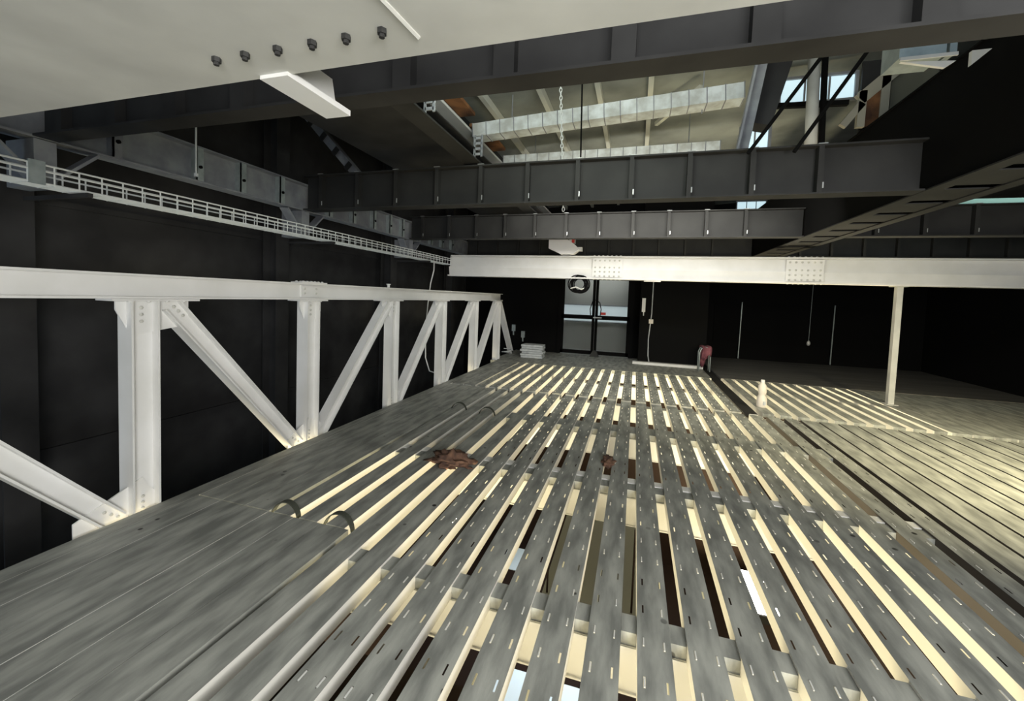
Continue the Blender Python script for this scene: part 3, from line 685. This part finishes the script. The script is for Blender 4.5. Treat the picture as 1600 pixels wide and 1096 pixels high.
MB().tube([(4.45, 12.7, .49), (4.45, 12.7, .53), (4.45, 12.7, .58), (4.45, 12.7, .62)], [.02, .045, .04, .015], 10).build('bulb', white, t, smooth=True)
m = MB().box(2.15, 6.2, 12.765, 12.795, .45, 1.52); o = m.build('black_board', mat('black_board_paint', (.005, .005, .005), .9, spec=.1), org=(4, 12.76, .5)); tag(o, 'wide black board on the back wall behind the hanging bulb', 'board')
for x, z_ in ((-3.28, .62), (-3.0, .45)):
    o = MB().box(x - .05, x + .05, 11.2, 11.248, z_ - .09, z_ + .09).tube([(x, 11.2, z_ - .09), (x + .01, 11.18, z_ - .2)], .02, 6).build('socket', galvp, org=(x, 11.2, z_)); tag(o, 'small pale wall socket on the black wall left of the doors, the %s one' % ('upper' if z_ > .5 else 'lower'), 'socket', 'pale sockets left of the doors')
# stacked white boards
zz = 0.0
for i in range(6):
    a = random.uniform(-.06, .06); hgt = .055; x0, x1 = -2.66 + a * .4, -2.12 + a * .4
    m = MB().plate([(x0, 9.85 + a, zz), (x1, 9.85, zz), (x1 - .01, 10.2, zz), (x0 + .02, 10.2 + a, zz)], hgt * .86, (0, 0, 1))
    for q in range(len(m.v)): m.v[q].z += hgt / 2
    o = m.build('folded_sheet', paper, org=(-2.4, 10, zz)); tag(o, 'folded white sheet in the small stack left of the doors, ' + ['lowest', 'second from the bottom', 'third from the bottom', 'fourth from the bottom', 'second from the top', 'topmost'][i], 'sheet', 'stacked folded sheets'); zz += hgt
m = MB()
for i in range(9):
    a = i * .7; m.tube([(-3.12 + .09 * math.cos(a + j * .8) * (1 + .1 * j), 10.1 + .12 * math.sin(a + j * .8), .03 + .01 * i + .01 * j) for j in range(5)], .012, 5)
o = m.build('cable_bundle', paper, org=(-3.1, 10.1, 0)); tag(o, 'pale tangle of cable at the far foot of the truss', 'cable')
# hoop stand with jacket
t = thing('hoop_stand', 'low bent steel hoop standing at the back of the deck under a maroon cloth', 'stand', (1.5, 9.95, 0))
for yy in (9.9, 10.1):
    MB().tube([(1.42, yy, 0), (1.42, yy, .42), (1.45, yy, .50), (1.53, yy, .54), (1.60, yy, .52), (1.64, yy, .45), (1.64, yy, .0)], .013, 8).build('hoop', galvp, t, smooth=True)
def blob(name, c, sx, sy, sz, m_, amp, label, cat, seed=1, flat=True, sub=4):
    bm = bmesh.new(); bmesh.ops.create_icosphere(bm, subdivisions=sub, radius=1)
    from mathutils import noise
    for v in bm.verts:
        d = v.co.normalized(); n = noise.noise(d * 2.1 + V((seed, 0, 0))) + .5 * noise.noise(d * 5 + V((0, seed, 0)))
        r = 1 + amp * n
        v.co = V((d.x * r * sx, d.y * r * sy, max(d.z * r, -.25 if flat else -9) * sz))
    me = bpy.data.meshes.new(name); bm.to_mesh(me); bm.free(); me.materials.append(m_)
    me.polygons.foreach_set('use_smooth', [True] * len(me.polygons))
    o = bpy.data.objects.new(name, me); COL.objects.link(o); o.location = c; ORG[o.name] = V(c)
    return tag(o, label, cat) if label else o
m = MB()
nx, ny = 7, 12
vs = []
for j in range(ny + 1):
    for i in range(nx + 1):
        u = i / nx; vv = j / ny; s_ = (vv - .42)
        y_ = 10.0 + (max(-.12, min(.12, s_ * .9))); z_ = .565 - max(0, abs(s_) - .13) * (.9 + .25 * math.sin(u * 6)) + .01 * math.sin(u * 9)
        vs.append((1.455 + u * .19 + .02 * math.sin(vv * 9), y_ + (.015 * math.sin(u * 14) + (-.02 if s_ < 0 else .02)) * (abs(s_) > .13), z_))
fs = [(j * (nx + 1) + i, j * (nx + 1) + i + 1, (j + 1) * (nx + 1) + i + 1, (j + 1) * (nx + 1) + i) for j in range(ny) for i in range(nx)]
m.add(vs, fs); o = m.build('draped_cloth', maroon, org=(1.54, 10, .5), smooth=True); tag(o, 'maroon cloth draped over the steel hoop at the back', 'cloth')
md = o.modifiers.new('s', 'SOLIDIFY'); md.thickness = .012
# brown rag on the planks
ra = blob('brown_rag', (-1.50, 3.27, .03), .17, .10, .075, ragm, .9, 'crumpled brown rag lying on the planks left of centre', 'rag', 3)
md = ra.modifiers.new('d', 'DISPLACE'); tx = bpy.data.textures.new('c', 'CLOUDS'); tx.noise_scale = .07; md.texture = tx; md.strength = .05
o = blob('rag_scrap', (-0.17, 3.85, .01), .05, .12, .03, ragm, .7, 'small brown scrap caught in a plank gap right of the rag', 'scrap', 5)
# milky bottle
t = thing('plastic_bottle', 'milky plastic bottle standing on the deck just behind the cross joint', 'bottle', (1.86, 6.85, 0.0))
prof = [(.062, 0), (.068, .02), (.068, .13), (.05, .17), (.045, .19), (.055, .22), (.055, .32), (.03, .36), (.022, .38)]
MB().tube([(1.86, 6.85, .002 + z_) for r_, z_ in prof], [r_ for r_, z_ in prof], 16).build('body', plastic, t, smooth=True)
MB().tube([(1.86, 6.85, .37), (1.86, 6.85, .41)], .026, 12).build('cap', white, t)
MB().tube([(1.86 + .02, 6.78, .05), (1.86 + .02, 6.785, .10)], .02, 8).build('label_patch', paper, t)
# strap loops arching over planks
def strap(x, y, lab):
    m = MB(); n = 14; W = .10
    for s_ in (0,):
        vs = []
        for i in range(n + 1):
            a = math.pi * i / n; xx = x - math.cos(a) * .11; z_ = -.06 + math.sin(a) * .115
            for dy, dz in ((-.02, .0), (.02, 0), (.02, .008), (-.02, .008)): vs.append((xx, y + dy + .02 * math.sin(a), z_ + dz))
        fs = []
        for i in range(n):
            for k in range(4): fs.append((i * 4 + k, i * 4 + (k + 1) % 4, (i + 1) * 4 + (k + 1) % 4, (i + 1) * 4 + k))
        m.add(vs, fs)
    o = m.build('strap_loop', strapm, org=(x, y, 0), smooth=False); tag(o, lab, 'strap', 'olive strap loops')
strap(-2.19, 2.17, 'olive strap looped over a plank, nearer pair, left one')
strap(-1.765, 2.17, 'olive strap looped over a plank, nearer pair, right one')
strap(-2.19, 5.02, 'olive strap looped over a plank, farther pair, left one')
strap(-1.765, 4.95, 'olive strap looped over a plank, farther pair, right one')
# splice lip along the cross joint
t = thing('joint_lip', 'thin pale sheet edge along the cross joint of the deck', 'trim', (-.5, 6.35, -.02))
m = MB()
for k in range(-14, 8):
    x = X0 + PITCHX * k; m.box(x + .05, x + PITCHX - (.05 if k % 3 else .12), 6.335, 6.341, -.05, .002)
m.build('lip', cream, t)
bpy.context.view_layer.update()
